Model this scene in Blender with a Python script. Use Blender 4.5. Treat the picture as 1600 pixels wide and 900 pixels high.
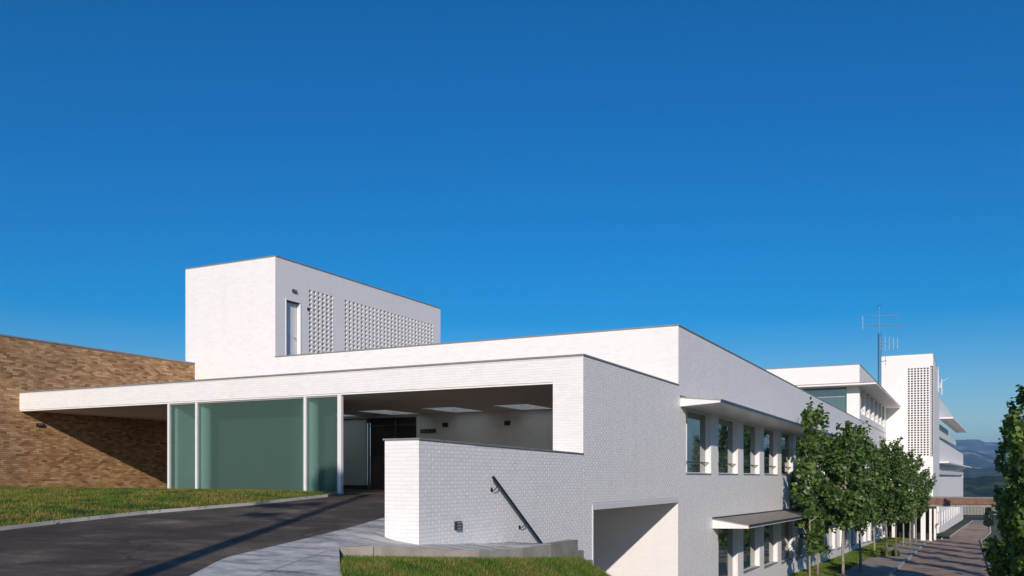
import bpy, math, random
import numpy as np
from math import radians as rad, sin, cos, pi
from mathutils import Vector, Matrix
random.seed(7); RNG = np.random.default_rng(7)
scene = bpy.context.scene
for o in list(bpy.data.objects): bpy.data.objects.remove(o)
C = scene.collection

# ------------------------------------------------------------------ camera
cam_d = bpy.data.cameras.new('camera'); cam = bpy.data.objects.new('camera', cam_d); C.objects.link(cam)
cam.location = (0, 0, 0); cam.rotation_euler = (rad(90), 0, rad(27))
cam_d.sensor_width = 36; cam_d.lens = 31.5; cam_d.shift_y = 0.184375
cam_d.clip_start = 0.1; cam_d.clip_end = 40000
scene.camera = cam
# ------------------------------------------------------------------ world, sun, exposure
SUN = Vector((0.43, -1.0, 0.403)).normalized()
world = bpy.data.worlds.new('World'); scene.world = world; world.use_nodes = True
nt = world.node_tree; nt.nodes.clear()
sky = nt.nodes.new('ShaderNodeTexSky'); sky.sky_type = 'NISHITA'; sky.sun_disc = False
sky.sun_elevation = math.asin(SUN.z); sky.sun_rotation = math.atan2(SUN.x, SUN.y)
sky.air_density = 1.0; sky.dust_density = 0.3; sky.ozone_density = 3.5; sky.altitude = 200
hsv = nt.nodes.new('ShaderNodeHueSaturation'); hsv.inputs['Saturation'].default_value = 1.62
hsv.inputs['Value'].default_value = 0.90; hsv.inputs['Hue'].default_value = 0.508
bg = nt.nodes.new('ShaderNodeBackground'); bg.inputs[1].default_value = 0.112
wo = nt.nodes.new('ShaderNodeOutputWorld')
nt.links.new(sky.outputs[0], hsv.inputs['Color']); nt.links.new(hsv.outputs[0], bg.inputs[0]); nt.links.new(bg.outputs[0], wo.inputs[0])
sl = bpy.data.lights.new('sun', 'SUN'); sl.energy = 4.4; sl.angle = rad(0.5); sl.color = (1.0, 0.88, 0.785)
so = bpy.data.objects.new('sun', sl); C.objects.link(so)
so.rotation_euler = SUN.to_track_quat('Z', 'Y').to_euler(); so.location = (20, -40, 30)
scene.view_settings.view_transform = 'Standard'; scene.view_settings.look = 'None'
scene.view_settings.exposure = 0.0; scene.view_settings.gamma = 1.0

# ------------------------------------------------------------------ picture geometry (camera level at origin)
A27 = rad(27); FX, FY, RX, RY = -sin(A27), cos(A27), cos(A27), sin(A27)
def ray(u): c = (u-800)/1400; return FX+RX*c, FY+RY*c
def at_t(u, v, t): dx, dy = ray(u); return Vector((dx*t, dy*t, (745-v)/1400*t))
def at_z(u, v, z): return at_t(u, v, z*1400/(745-v))
def at_x(u, v, X): return at_t(u, v, X/ray(u)[0])
def at_y(u, v, Y): return at_t(u, v, Y/ray(u)[1])

# ------------------------------------------------------------------ materials
def new_mat(name):
    m = bpy.data.materials.new(name); m.use_nodes = True
    n = m.node_tree.nodes; return m, n, m.node_tree.links, n['Principled BSDF']
def N(n, t, **kw):
    x = n.new(t)
    for k, v in kw.items(): setattr(x, k, v)
    return x
def noise(n, l, scale, detail=4, rough=.55, vec=None, stretch=None):
    t = N(n, 'ShaderNodeTexNoise'); t.inputs['Scale'].default_value = scale
    t.inputs['Detail'].default_value = detail; t.inputs['Roughness'].default_value = rough
    if vec is None:
        g = N(n, 'ShaderNodeNewGeometry'); vec = g.outputs['Position']
    if stretch:
        mp = N(n, 'ShaderNodeMapping'); mp.inputs['Scale'].default_value = stretch
        l.new(vec, mp.inputs[0]); vec = mp.outputs[0]
    l.new(vec, t.inputs['Vector']); return t.outputs['Fac']
def ramp(n, l, fac, stops):
    r = N(n, 'ShaderNodeValToRGB'); cr = r.color_ramp
    while len(cr.elements) < len(stops): cr.elements.new(.5)
    for e, (p, c) in zip(cr.elements, stops): e.position = p; e.color = (*c, 1)
    l.new(fac, r.inputs[0]); return r.outputs[0]
def mix(n, l, f, a, b, mode='MIX'):
    x = N(n, 'ShaderNodeMix', data_type='RGBA', blend_type=mode)
    if isinstance(f, float): x.inputs[0].default_value = f
    else: l.new(f, x.inputs[0])
    for s, i in ((a, 6), (b, 7)):
        if isinstance(s, tuple): x.inputs[i].default_value = (*s, 1)
        else: l.new(s, x.inputs[i])
    return x.outputs[2]
def bump(n, l, h, bs, strength=.3, dist=.02):
    b = N(n, 'ShaderNodeBump'); b.inputs['Strength'].default_value = strength; b.inputs['Distance'].default_value = dist
    l.new(h, b.inputs['Height']); l.new(b.outputs[0], bs.inputs['Normal'])
def simple(name, col, rough=.6, metal=0., var=.12, scale=3., bumps=.0, spec=.5):
    m, n, l, b = new_mat(name)
    f = noise(n, l, scale, 5)
    a = tuple(c*(1-var) for c in col); d = tuple(min(1, c*(1+var)) for c in col)
    l.new(ramp(n, l, f, [(.3, a), (.7, d)]), b.inputs['Base Color'])
    b.inputs['Roughness'].default_value = rough; b.inputs['Metallic'].default_value = metal
    b.inputs['Specular IOR Level'].default_value = spec
    if bumps: bump(n, l, noise(n, l, scale*12, 4), b, bumps)
    return m
def island(n):
    g = N(n, 'ShaderNodeNewGeometry'); return g.outputs['Random Per Island']
def rnd_both(n, l):
    oi = N(n, 'ShaderNodeObjectInfo'); ad = N(n, 'ShaderNodeMath', operation='ADD'); fr = N(n, 'ShaderNodeMath', operation='FRACT')
    l.new(island(n), ad.inputs[0]); l.new(oi.outputs['Random'], ad.inputs[1]); l.new(ad.outputs[0], fr.inputs[0]); return fr.outputs[0]

M = {}
def white_brick():
    m, n, l, b = new_mat('white_painted_brick')
    r = rnd_both(n, l)
    c1 = ramp(n, l, r, [(0, (.80, .79, .775)), (.25, (.83, .82, .805)), (1, (.86, .85, .835))])
    st = ramp(n, l, noise(n, l, 1.6, 6, .65, stretch=(1, 1, .12)), [(.26, (.93, .925, .915)), (.42, (.99, .99, .988)), (.6, (1, 1, 1))])
    c = mix(n, l, 1.0, c1, st, 'MULTIPLY')
    l.new(c, b.inputs['Base Color']); b.inputs['Roughness'].default_value = .55
    bump(n, l, noise(n, l, 40, 3), b, .25, .004); return m
M['wbrick'] = white_brick()
def white_wall(name, strength=.35, contrast=.9):
    m, n, l, b = new_mat(name)
    g = N(n, 'ShaderNodeNewGeometry'); sx = N(n, 'ShaderNodeSeparateXYZ'); l.new(g.outputs['Position'], sx.inputs[0])
    ad = N(n, 'ShaderNodeMath', operation='ADD'); l.new(sx.outputs[0], ad.inputs[0]); l.new(sx.outputs[1], ad.inputs[1])
    cb = N(n, 'ShaderNodeCombineXYZ'); l.new(ad.outputs[0], cb.inputs[0]); l.new(sx.outputs[2], cb.inputs[1])
    bt = N(n, 'ShaderNodeTexBrick'); l.new(cb.outputs[0], bt.inputs['Vector']); bt.inputs['Scale'].default_value = 1
    bt.inputs['Brick Width'].default_value = .24; bt.inputs['Row Height'].default_value = .075; bt.inputs['Mortar Size'].default_value = .007
    bt.inputs['Color1'].default_value = (.85, .84, .825, 1); bt.inputs['Color2'].default_value = (.82, .81, .795, 1)
    k = contrast; bt.inputs['Mortar'].default_value = (.83*k, .82*k, .81*k, 1)
    st = ramp(n, l, noise(n, l, 1.4, 6, .65, stretch=(1, 1, .12)), [(.26, (.94, .935, .925)), (.42, (.99, .99, .988)), (.6, (1, 1, 1))])
    l.new(mix(n, l, 1.0, bt.outputs[0], st, 'MULTIPLY'), b.inputs['Base Color']); b.inputs['Roughness'].default_value = .6
    inv = N(n, 'ShaderNodeMath', operation='SUBTRACT'); inv.inputs[0].default_value = 1; l.new(bt.outputs['Fac'], inv.inputs[1])
    bump(n, l, inv.outputs[0], b, strength, .006); return m
M['wwall'] = white_wall('white_brick_wall')
M['wsmooth'] = simple('white_render', (.84, .83, .81), .6, var=.03, scale=1.5)
M['joint'] = simple('white_paint_joint', (.66, .655, .64), .8, var=.06, scale=2)
def brown_brick():
    m, n, l, b = new_mat('brown_brick')
    r = rnd_both(n, l)
    c = ramp(n, l, r, [(0, (.26, .13, .06)), (.12, (.38, .21, .09)), (.4, (.47, .275, .125)), (.68, (.54, .335, .165)), (.88, (.68, .46, .26)), (1, (.44, .23, .12))])
    st = ramp(n, l, noise(n, l, .55, 6), [(.32, (.74, .72, .70)), (.62, (1.0, 1.0, 1.0))])
    c = mix(n, l, 1.0, c, st, 'MULTIPLY')
    fine = ramp(n, l, noise(n, l, 30, 3), [(.2, (.8, .8, .8)), (.8, (1.12, 1.12, 1.12))])
    l.new(mix(n, l, 1.0, c, fine, 'MULTIPLY'), b.inputs['Base Color']); b.inputs['Roughness'].default_value = .85
    bump(n, l, noise(n, l, 60, 3), b, .4, .005); return m
M['bbrick'] = brown_brick()
M['bjoint'] = simple('brown_mortar', (.25, .18, .12), .95, var=.2, scale=6)
M['coping'] = simple('grey_metal_coping', (.30, .295, .285), .5, .3, .15)
M['soffit'] = simple('painted_soffit', (.84, .72, .65), .75, var=.05, scale=1.0)
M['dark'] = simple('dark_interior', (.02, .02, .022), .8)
M['gravelroof'] = simple('gravel_roof', (.33, .31, .28), .95, var=.25, scale=8)
M['steel'] = simple('grey_steel', (.09, .095, .105), .4, .6)
M['lightsteel'] = simple('galvanised_steel', (.55, .56, .57), .4, .7, .1)
M['blackmetal'] = simple('black_metal', (.02, .02, .022), .4, .2)
M['whiteframe'] = simple('white_aluminium', (.78, .78, .77), .35, var=.03)
M['greyframe'] = simple('grey_aluminium', (.38, .39, .38), .4, .3)
M['door'] = simple('grey_white_door', (.62, .64, .66), .45, var=.03)
M['conc'] = simple('pale_concrete', (.40, .39, .37), .85, var=.2, scale=1.6, bumps=.2)
M['concdark'] = simple('weathered_concrete', (.26, .25, .215), .9, var=.25, scale=2.5, bumps=.3)
M['beige'] = simple('beige_stone_edge', (.36, .33, .275), .85, var=.2, scale=3, bumps=.2)
M['copper'] = simple('rust_red_fascia', (.19, .095, .065), .7, var=.3, scale=2)
M['signblue'] = simple('dark_blue_sign', (.03, .04, .06), .4)
M['wood'] = simple('brown_door_panel', (.12, .075, .06), .5, var=.2, scale=4)
M['eavetop'] = simple('zinc_eave_top', (.30, .275, .235), .65, .0, .2, scale=2)
def concrete_paving():
    m, n, l, b = new_mat('trowelled_concrete_paving')
    f = noise(n, l, 1.3, 9, .72, stretch=(.8, 2.4, 1)); f2 = noise(n, l, 5, 5, .7)
    c = ramp(n, l, f, [(.34, (.17, .175, .17)), (.44, (.40, .40, .375)), (.56, (.66, .645, .59))])
    c2 = ramp(n, l, f2, [(.3, (.8, .8, .8)), (.7, (1.08, 1.08, 1.08))])
    l.new(mix(n, l, 1.0, c, c2, 'MULTIPLY'), b.inputs['Base Color']); b.inputs['Roughness'].default_value = .7
    bump(n, l, f2, b, .2, .01); return m
M['paving'] = concrete_paving()
def asphalt():
    m, n, l, b = new_mat('asphalt')
    f = noise(n, l, .45, 7, .6); f2 = noise(n, l, 45, 3); f3 = noise(n, l, 2.2, 6, .7, stretch=(.4, 1, 1))
    c = ramp(n, l, f, [(.32, (.038, .028, .018)), (.48, (.060, .045, .031)), (.68, (.16, .125, .088))])
    c = mix(n, l, 1.0, c, ramp(n, l, f2, [(.3, (.75, .75, .75)), (.7, (1.3, 1.3, 1.3))]), 'MULTIPLY')
    c = mix(n, l, 1.0, c, ramp(n, l, f3, [(.40, (.8, .8, .8)), (.52, (1.0, 1.0, 1.0)), (.62, (1.6, 1.5, 1.4)), (.74, (2.1, 2.0, 1.85))]), 'MULTIPLY')
    # tar-sealed cracks
    v = N(n, 'ShaderNodeTexVoronoi', feature='DISTANCE_TO_EDGE'); v.inputs['Scale'].default_value = .22
    g = N(n, 'ShaderNodeNewGeometry'); nz = N(n, 'ShaderNodeTexNoise'); nz.inputs['Scale'].default_value = .8
    l.new(g.outputs['Position'], nz.inputs['Vector'])
    va = N(n, 'ShaderNodeVectorMath', operation='ADD'); l.new(g.outputs['Position'], va.inputs[0]); l.new(nz.outputs['Color'], va.inputs[1])
    l.new(va.outputs[0], v.inputs['Vector'])
    cr = ramp(n, l, v.outputs['Distance'], [(0, (.45, .45, .45)), (.004, (.55, .55, .55)), (.008, (1, 1, 1))])
    l.new(mix(n, l, 1.0, c, cr, 'MULTIPLY'), b.inputs['Base Color'])
    b.inputs['Roughness'].default_value = .85; bump(n, l, f2, b, .5, .01); return m
M['asphalt'] = asphalt()
M['road'] = simple('worn_brown_road', (.36, .255, .185), .9, var=.5, scale=.8, bumps=.3)
M['pathpave'] = simple('beige_path_paving', (.36, .31, .25), .85, var=.22, scale=2.0, bumps=.2)
def soil_grass(name, a, b_, c_):
    m, n, l, b = new_mat(name)
    f = noise(n, l, .6, 7, .65); f2 = noise(n, l, 14, 4)
    c = ramp(n, l, f, [(.3, a), (.5, b_), (.7, c_)])
    l.new(mix(n, l, 1.0, c, ramp(n, l, f2, [(.3, (.6, .6, .6)), (.7, (1.3, 1.3, 1.3))]), 'MULTIPLY'), b.inputs['Base Color'])
    b.inputs['Roughness'].default_value = .95; bump(n, l, f2, b, .6, .05); return m
M['turf'] = soil_grass('turf_soil', (.035, .055, .015), (.06, .075, .02), (.10, .085, .035))
M['field'] = soil_grass('valley_field', (.035, .055, .028), (.06, .075, .035), (.11, .10, .06))
def blade_mat(name, green, olive, dry):
    m, n, l, b = new_mat(name)
    f = noise(n, l, .9, 5, .65, stretch=(1, 1.6, 1)); r = island(n)
    c = ramp(n, l, f, [(.36, green), (.47, olive), (.6, dry)])
    v = ramp(n, l, r, [(0, (.55, .6, .5)), (.5, (1, 1, 1)), (1, (1.7, 1.6, 1.5))])
    l.new(mix(n, l, 1.0, c, v, 'MULTIPLY'), b.inputs['Base Color']); b.inputs['Roughness'].default_value = .75
    b.inputs['Specular IOR Level'].default_value = .2
    return m
M['blades'] = blade_mat('grass_blades', (.022, .06, .016), (.09, .14, .018), (.20, .155, .042))
M['blades2'] = blade_mat('bank_grass_blades', (.04, .095, .012), (.08, .145, .018), (.165, .165, .04))
def leaf_mat(name, dark, mid, light, trans=.35):
    m, n, l, b = new_mat(name)
    c = ramp(n, l, island(n), [(0, dark), (.5, mid), (.9, light), (1, tuple(x*1.25 for x in light))])
    l.new(c, b.inputs['Base Color']); b.inputs['Roughness'].default_value = .42; b.inputs['Specular IOR Level'].default_value = .45
    tr = N(n, 'ShaderNodeBsdfTranslucent'); l.new(mix(n, l, 1.0, c, (1.3, 1.6, .5), 'MULTIPLY'), tr.inputs[0])
    ms = N(n, 'ShaderNodeMixShader'); ms.inputs[0].default_value = trans
    out = n['Material Output']; l.new(b.outputs[0], ms.inputs[1]); l.new(tr.outputs[0], ms.inputs[2]); l.new(ms.outputs[0], out.inputs[0]); return m
M['leaf'] = leaf_mat('plane_leaf', (.034, .072, .018), (.075, .14, .032), (.16, .25, .07), .36)
M['leaf2'] = leaf_mat('hedge_leaf', (.045, .09, .016), (.10, .18, .034), (.19, .29, .07), .36)
M['cypress'] = leaf_mat('cypress_needles', (.008, .018, .008), (.013, .028, .011), (.02, .04, .015), .1)
M['bark'] = simple('pale_bark', (.30, .27, .20), .85, var=.35, scale=7, bumps=.5)
M['barkdark'] = simple('brown_bark', (.16, .11, .07), .9, var=.3, scale=7, bumps=.5)
def frosted():
    m, n, l, b = new_mat('frosted_green_glass')
    b.inputs['Base Color'].default_value = (.15, .225, .20, 1); b.inputs['Roughness'].default_value = .3
    b.inputs['Specular IOR Level'].default_value = .5
    tr = N(n, 'ShaderNodeBsdfTransparent'); tr.inputs[0].default_value = (.84, .96, .93, 1)
    tl = N(n, 'ShaderNodeBsdfTranslucent'); tl.inputs[0].default_value = (.3, .62, .56, 1)
    m1 = N(n, 'ShaderNodeMixShader'); m1.inputs[0].default_value = .72
    m2 = N(n, 'ShaderNodeMixShader'); m2.inputs[0].default_value = .12
    l.new(b.outputs[0], m1.inputs[1]); l.new(tr.outputs[0], m1.inputs[2]); l.new(m1.outputs[0], m2.inputs[1]); l.new(tl.outputs[0], m2.inputs[2])
    l.new(m2.outputs[0], n['Material Output'].inputs[0]); return m
M['frost'] = frosted()
def window_glass():
    m, n, l, b = new_mat('window_glass')
    b.inputs['Base Color'].default_value = (.045, .075, .08, 1); b.inputs['Roughness'].default_value = .03
    b.inputs['IOR'].default_value = 2.1; b.inputs['Specular IOR Level'].default_value = .8
    bump(n, l, noise(n, l, 1.2, 2), b, .04, .02); return m
M['glass'] = window_glass()
def hill_mat(name, a, b_, c_, sc):
    m, n, l, b = new_mat(name)
    f = noise(n, l, sc, 9, .68); c = ramp(n, l, f, [(.38, a), (.5, b_), (.64, c_)])
    l.new(c, b.inputs['Base Color']); b.inputs['Roughness'].default_value = 1; b.inputs['Specular IOR Level'].default_value = 0; return m
M['forest'] = hill_mat('forest_hill', (.010, .022, .010), (.03, .05, .02), (.12, .12, .06), .02)
M['hill'] = hill_mat('blue_hill', (.02, .03, .025), (.05, .06, .045), (.42, .38, .33), .006)
def opal():
    m, n, l, b = new_mat('opal_skylight_pane'); tl = N(n, 'ShaderNodeBsdfTranslucent'); tl.inputs[0].default_value = (.85, .92, .92, 1)
    ms = N(n, 'ShaderNodeMixShader'); ms.inputs[0].default_value = .85; b.inputs['Base Color'].default_value = (.8, .8, .8, 1)
    l.new(b.outputs[0], ms.inputs[1]); l.new(tl.outputs[0], ms.inputs[2]); l.new(ms.outputs[0], n['Material Output'].inputs[0]); return m
M['opal'] = opal()
M['skylightwell'] = simple('white_skylight_well', (.8, .8, .79), .7, var=.02)

# ------------------------------------------------------------------ builders
class MB:
    def __init__(s): s.v = []; s.f = []
    def quad(s, *p):
        k = len(s.v); s.v += [tuple(q) for q in p]; s.f.append(tuple(range(k, k+len(p)))); return s
    def box(s, x0, x1, y0, y1, z0, z1):
        k = len(s.v)
        s.v += [(x, y, z) for z in (z0, z1) for y in (y0, y1) for x in (x0, x1)]
        s.f += [tuple(k+i for i in q) for q in ((0, 2, 3, 1), (4, 5, 7, 6), (0, 1, 5, 4), (2, 6, 7, 3), (0, 4, 6, 2), (1, 3, 7, 5))]; return s
    def prism(s, pts, d):            # polygon (3-D points) extruded by vector d
        k = len(s.v); n = len(pts); d = Vector(d)
        s.v += [tuple(p) for p in pts] + [tuple(Vector(p)+d) for p in pts]
        s.f += [tuple(range(k, k+n)), tuple(range(k+2*n-1, k+n-1, -1))]
        s.f += [(k+i, k+(i+1) % n, k+n+(i+1) % n, k+n+i) for i in range(n)]; return s
    def tube(s, path, radii, n=7):
        path = [Vector(p) for p in path]; k0 = len(s.v)
        if not hasattr(radii, '__len__'): radii = [radii]*len(path)
        for i, p in enumerate(path):
            d = (path[min(i+1, len(path)-1)]-path[max(i-1, 0)]).normalized()
            a = d.orthogonal().normalized() if i == 0 else (a - d*a.dot(d)).normalized()
            b = d.cross(a)
            for j in range(n):
                w = 2*pi*j/n; s.v.append(tuple(p+(a*cos(w)+b*sin(w))*radii[i]))
        for i in range(len(path)-1):
            for j in range(n):
                q = k0+i*n; s.f.append((q+j, q+(j+1) % n, q+n+(j+1) % n, q+n+j))
        s.f.append(tuple(k0+j for j in range(n-1, -1, -1))); e = k0+(len(path)-1)*n; s.f.append(tuple(e+j for j in range(n))); return s
    def build(s, name, mat, parent=None, kind=None, smooth=False, local=False):
        me = bpy.data.meshes.new(name)
        v = s.v
        if parent is not None and not local:
            L = parent_loc(parent); v = [(a-L[0], b-L[1], c-L[2]) for a, b, c in v]
        me.from_pydata(v, [], s.f); me.materials.append(mat)
        bmfix(me)
        if smooth: me.shade_smooth()
        o = bpy.data.objects.new(name, me); C.objects.link(o)
        if parent is not None: o.parent = parent
        if kind: o['kind'] = kind
        return o
def bmfix(me):
    import bmesh
    bm = bmesh.new(); bm.from_mesh(me); bmesh.ops.recalc_face_normals(bm, faces=bm.faces); bm.to_mesh(me); bm.free()
def parent_loc(p):
    L = Vector((0, 0, 0))
    while p is not None: L += p.location; p = p.parent
    return L
def thing(name, label, cat, loc=(0, 0, 0), group=None):
    o = bpy.data.objects.new(name, None); C.objects.link(o); o.location = loc; o.empty_display_size = .5
    o['label'] = label; o['category'] = cat
    if group: o['group'] = group
    return o
def tag(o, label, cat, group=None):
    o['label'] = label; o['category'] = cat
    if group: o['group'] = group
    return o
def fast_mesh(name, verts, faces_n, mat, parent=None, kind=None):
    """verts (n,3) float array; faces all with faces_n consecutive vertices"""
    me = bpy.data.meshes.new(name); nv = len(verts); nf = nv//faces_n
    me.vertices.add(nv); me.vertices.foreach_set('co', np.ascontiguousarray(verts, dtype=np.float32).ravel())
    me.loops.add(nv); me.loops.foreach_set('vertex_index', np.arange(nv, dtype=np.int32))
    me.polygons.add(nf); me.polygons.foreach_set('loop_start', np.arange(0, nv, faces_n, dtype=np.int32))
    me.update(calc_edges=True); me.materials.append(mat)
    o = bpy.data.objects.new(name, me); C.objects.link(o)
    if parent is not None: o.parent = parent
    if kind: o['kind'] = kind
    return o
def copy_tree(o, parent=None):
    c = o.copy(); C.objects.link(c); c.parent = parent
    for ch in o.children: copy_tree(ch, c)
    return c
def wall_holes(mb, axis, c0, c1, a0, a1, z0, z1, holes):
    """slab between c0..c1 across its thickness; holes (a0,a1,z0,z1); axis 'x' = wall in a plane of constant X"""
    As = sorted({a0, a1, *[h[0] for h in holes], *[h[1] for h in holes]}); As = [a for a in As if a0 <= a <= a1]
    for i in range(len(As)-1):
        p, q = As[i], As[i+1]; m = (p+q)/2
        hs = sorted([(h[2], h[3]) for h in holes if h[0] < m < h[1]]); z = z0
        for (h0, h1) in hs+[(z1, z1)]:
            if h0 > z+1e-5:
                if axis == 'x': mb.box(c0, c1, p, q, z, min(h0, z1))
                else: mb.box(p, q, c0, c1, z, min(h0, z1))
            z = max(z, h1)
    return mb
BL, BH, BJ = .24, .075, .009
def brick_rects(a0, a1, z0, z1, holes, bond='run'):
    out = []; r = 0; z = z0
    while z+BH <= z1+1e-4:
        off = (r % 2)*BL/2; a = a0-off
        while a < a1:
            p, q = max(a, a0), min(a+BL-BJ, a1)
            seg = [(p, q)]
            for h in holes:
                if z+BH-BJ > h[2]+.004 and z < h[3]-.004:
                    ns = []
                    for (s, e) in seg:
                        if e <= h[0] or s >= h[1]: ns.append((s, e)); continue
                        if s < h[0]: ns.append((s, h[0]))
                        if e > h[1]: ns.append((h[1], e))
                    seg = ns
            out += [(s, e, z, z+BH-BJ) for (s, e) in seg if e-s > .03]
            a += BL
        z += BH; r += 1
    return out
def brick_wall(parent, axis, c, sgn, a0, a1, z0, z1, holes, mat, singles=0, key=None, proud=.0032, name='brick', topfun=None):
    """bricks standing proud of the wall face at coordinate c, outward direction sgn"""
    rects = brick_rects(a0, a1, z0, z1, holes)
    if topfun: rects = [r for r in rects if r[3] < topfun((r[0]+r[1])/2)]
    full = [r for r in rects if abs((r[1]-r[0])-(BL-BJ)) < 1e-4]
    L = parent_loc(parent); pick = set()
    if singles:
        full.sort(key=key); sel = full[:singles]; pick = set(sel)
        mb = MB(); w = BL-BJ; h = BH-BJ
        if axis == 'x': mb.box(-.02, proud, 0, w, 0, h) if sgn > 0 else mb.box(-proud, .02, 0, w, 0, h)
        else: mb.box(0, w, -proud, .02, 0, h)
        me = None
        for (s, e, p, q) in sel:
            if me is None:
                o = mb.build(name, mat, parent, local=True); me = o.data
            else:
                o = bpy.data.objects.new(name, me); C.objects.link(o); o.parent = parent
            j = random.uniform(-.3, .3)*proud
            pos = Vector((c+j*sgn, s, p)) if axis == 'x' else Vector((s, c+j, p))
            o.location = pos-L
    rest = [r for r in rects if r not in pick]
    V = []
    for (s, e, p, q) in rest:
        j = proud+random.uniform(-.3, .3)*proud
        f = c+sgn*j; b = c-sgn*.01
        A = [(f, s, p), (f, e, p), (f, e, q), (f, s, q)]; B = [(b, s, p), (b, e, p), (b, e, q), (b, s, q)]
        if axis == 'y': A = [(y, x, z) for x, y, z in A]; B = [(y, x, z) for x, y, z in B]
        V.append((A, B))
    if V:
        vs = []; fs = []; k = 0
        fl = (axis == 'x') != (sgn > 0)
        for A, B in V:
            vs += A+B; q = [(0, 1, 2, 3), (0, 4, 5, 1), (1, 5, 6, 2), (2, 6, 7, 3), (3, 7, 4, 0)]
            for f in q: fs.append(tuple(k+i for i in (f[::-1] if fl else f)))
            k += 8
        vs = [(a-L[0], b-L[1], d-L[2]) for a, b, d in vs]
        me = bpy.data.meshes.new(name+'_courses'); me.from_pydata(vs, [], fs); me.materials.append(mat)
        o = bpy.data.objects.new(name+'_courses', me); C.objects.link(o); o.parent = parent; o['kind'] = 'stuff'

# ------------------------------------------------------------------ key dimensions
XC, Y0, YM, XB = -9.07, 21.95, 30.66, -32.3
ZS, ZC, ZM, ZT = 2.5, 3.25, 5.35, 9.83
def z_drive(x, y):
    yy = min(y, 22.0); return -.53+.06*(yy-22)-.015*(x+15)*max(0, min(1, (22-y)/6))
def z_low(y): return -5.64-.029*(y-52)
def sm(a, b, x): t = max(0, min(1, (x-a)/(b-a))); return t*t*(3-2*t)
def z_bank(x, y):
    base = -1.335-.074*max(0, y-11.5)-.03*max(0, 11-y)
    wy = sm(9, 14, y)
    d = base-.55*max(0, x+7.7)*wy-.42*max(0, y-18.6)
    return max(z_low(y), d)
def z_ground(x, y):
    up = z_drive(x, y)-.22
    if y < 22.1 or (y < 40 and x < -17.6): g = up+(z_bank(x, y)-up)*sm(-10.2, -9.0, x)
    elif y < 40: g = z_low(y)-.8
    else: g = z_low(y)
    if y > 305: g = z_low(305)-(.14*(y-305) if y < 520 else .14*215+(y-520)*.012 if y < 1500 else .14*215+11.8)
    return g

# ================================================================== SETTING
def grid_sheet(name, xs, ys, fz, mat):
    vs = [(x, y, fz(x, y)) for y in ys for x in xs]; nx = len(xs)
    fs = [(j*nx+i, j*nx+i+1, (j+1)*nx+i+1, (j+1)*nx+i) for j in range(len(ys)-1) for i in range(nx-1)]
    me = bpy.data.meshes.new(name); me.from_pydata(vs, [], fs); me.materials.append(mat); me.shade_smooth()
    o = bpy.data.objects.new(name, me); C.objects.link(o); o['kind'] = 'structure'; return o
xs = sorted({*[-9000, -4000, -1500, -600, -200, -100, -60], *np.arange(-40, -18, 2.).tolist(), -17.8, -17.4, -15, -12.8, *np.arange(-12, 6, .4).tolist(), *np.arange(6, 30, 3.).tolist(), 60, 120, 300, 900, 2500, 6000, 12000})
ys = sorted({*[-1500, -300, -60, -20], *np.arange(-10, 30, .6).tolist(), *np.arange(30, 60, 2.).tolist(), *np.arange(60, 305, 8.).tolist(), 305, 315, 335, 380, 440, 520, 700, 900, 1500, 3000, 6000, 14000})
grid_sheet('ground', xs, ys, z_ground, M['field'])
# bank of turf, close sheet above ground
def poly_rows(name, ys, xl, xr, nz, fz, mat, n=14, kind='structure'):
    vs = []; fs = []
    for y in ys:
        a, b = xl(y), xr(y)
        for i in range(n+1):
            x = a+(b-a)*i/n; vs.append((x, y, fz(x, y)+nz))
    for j in range(len(ys)-1):
        for i in range(n): k = j*(n+1)+i; fs.append((k, k+1, k+n+2, k+n+1))
    me = bpy.data.meshes.new(name); me.from_pydata(vs, [], fs); me.materials.append(mat); me.shade_smooth()
    o = bpy.data.objects.new(name, me); C.objects.link(o); o['kind'] = kind; return o
def interp(pts):
    X = [p[0] for p in pts]; Y = [p[1] for p in pts]
    return lambda v: float(np.interp(v, X, Y))
# kerb curve of the left lawn, from the picture onto the drive plane
def on_drive(u, v):
    t = 5.
    while t < 60:
        p = at_t(u, v, t)
        if p.z <= z_drive(p.x, p.y): break
        t += .02
    return p
kp = [on_drive(u, v) for u, v in ((-260, 862), (-120, 846), (0, 829), (110, 816), (230, 803), (320, 795.5), (400, 789), (470, 781), (512, 776.5))]
kp = [Vector((p.x, p.y, z_drive(p.x, p.y))) for p in kp]; kp.append(Vector((-17.15, 21.93, -.53)))
kerb_x = interp(sorted([(p.y, p.x) for p in kp]))
pav_l = interp([(-6, -5.5), (5, -8.0), (8.7, -9.4), (10.4, -10.35), (12.4, -10.65), (14.5, -11.0), (16.4, -11.5), (17.5, -11.6)])
pav_r = interp([(-6, -3), (8.5, -6.4), (10.1, -7.85), (12.0, -9.35), (12.06, -9.30), (12.5, -8.95), (14.5, -8.15), (16.0, -8.0), (17.3, -7.95)])
yl = kp[0].y
drive_ys = sorted({*np.arange(-6, 30.6, .6).tolist(), 30.6})
def drv_l(y):
    if y >= 21.9: return -32.2
    ks = sorted([(p.y, p.x) for p in kp]); 
    if y < ks[0][0]: return -45
    return kerb_x(y)+.02
poly_rows('drive', [y for y in drive_ys if y < 21.95]+[21.93], drv_l, lambda y: pav_l(y)+.25 if y < 16.8 else -9.85, 0.0, z_drive, M['asphalt'], 24)
MB().box(XB, -9.1, 21.94, 30.6, -.75, -.532).build('portico_floor', M['asphalt'], kind='structure')
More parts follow.
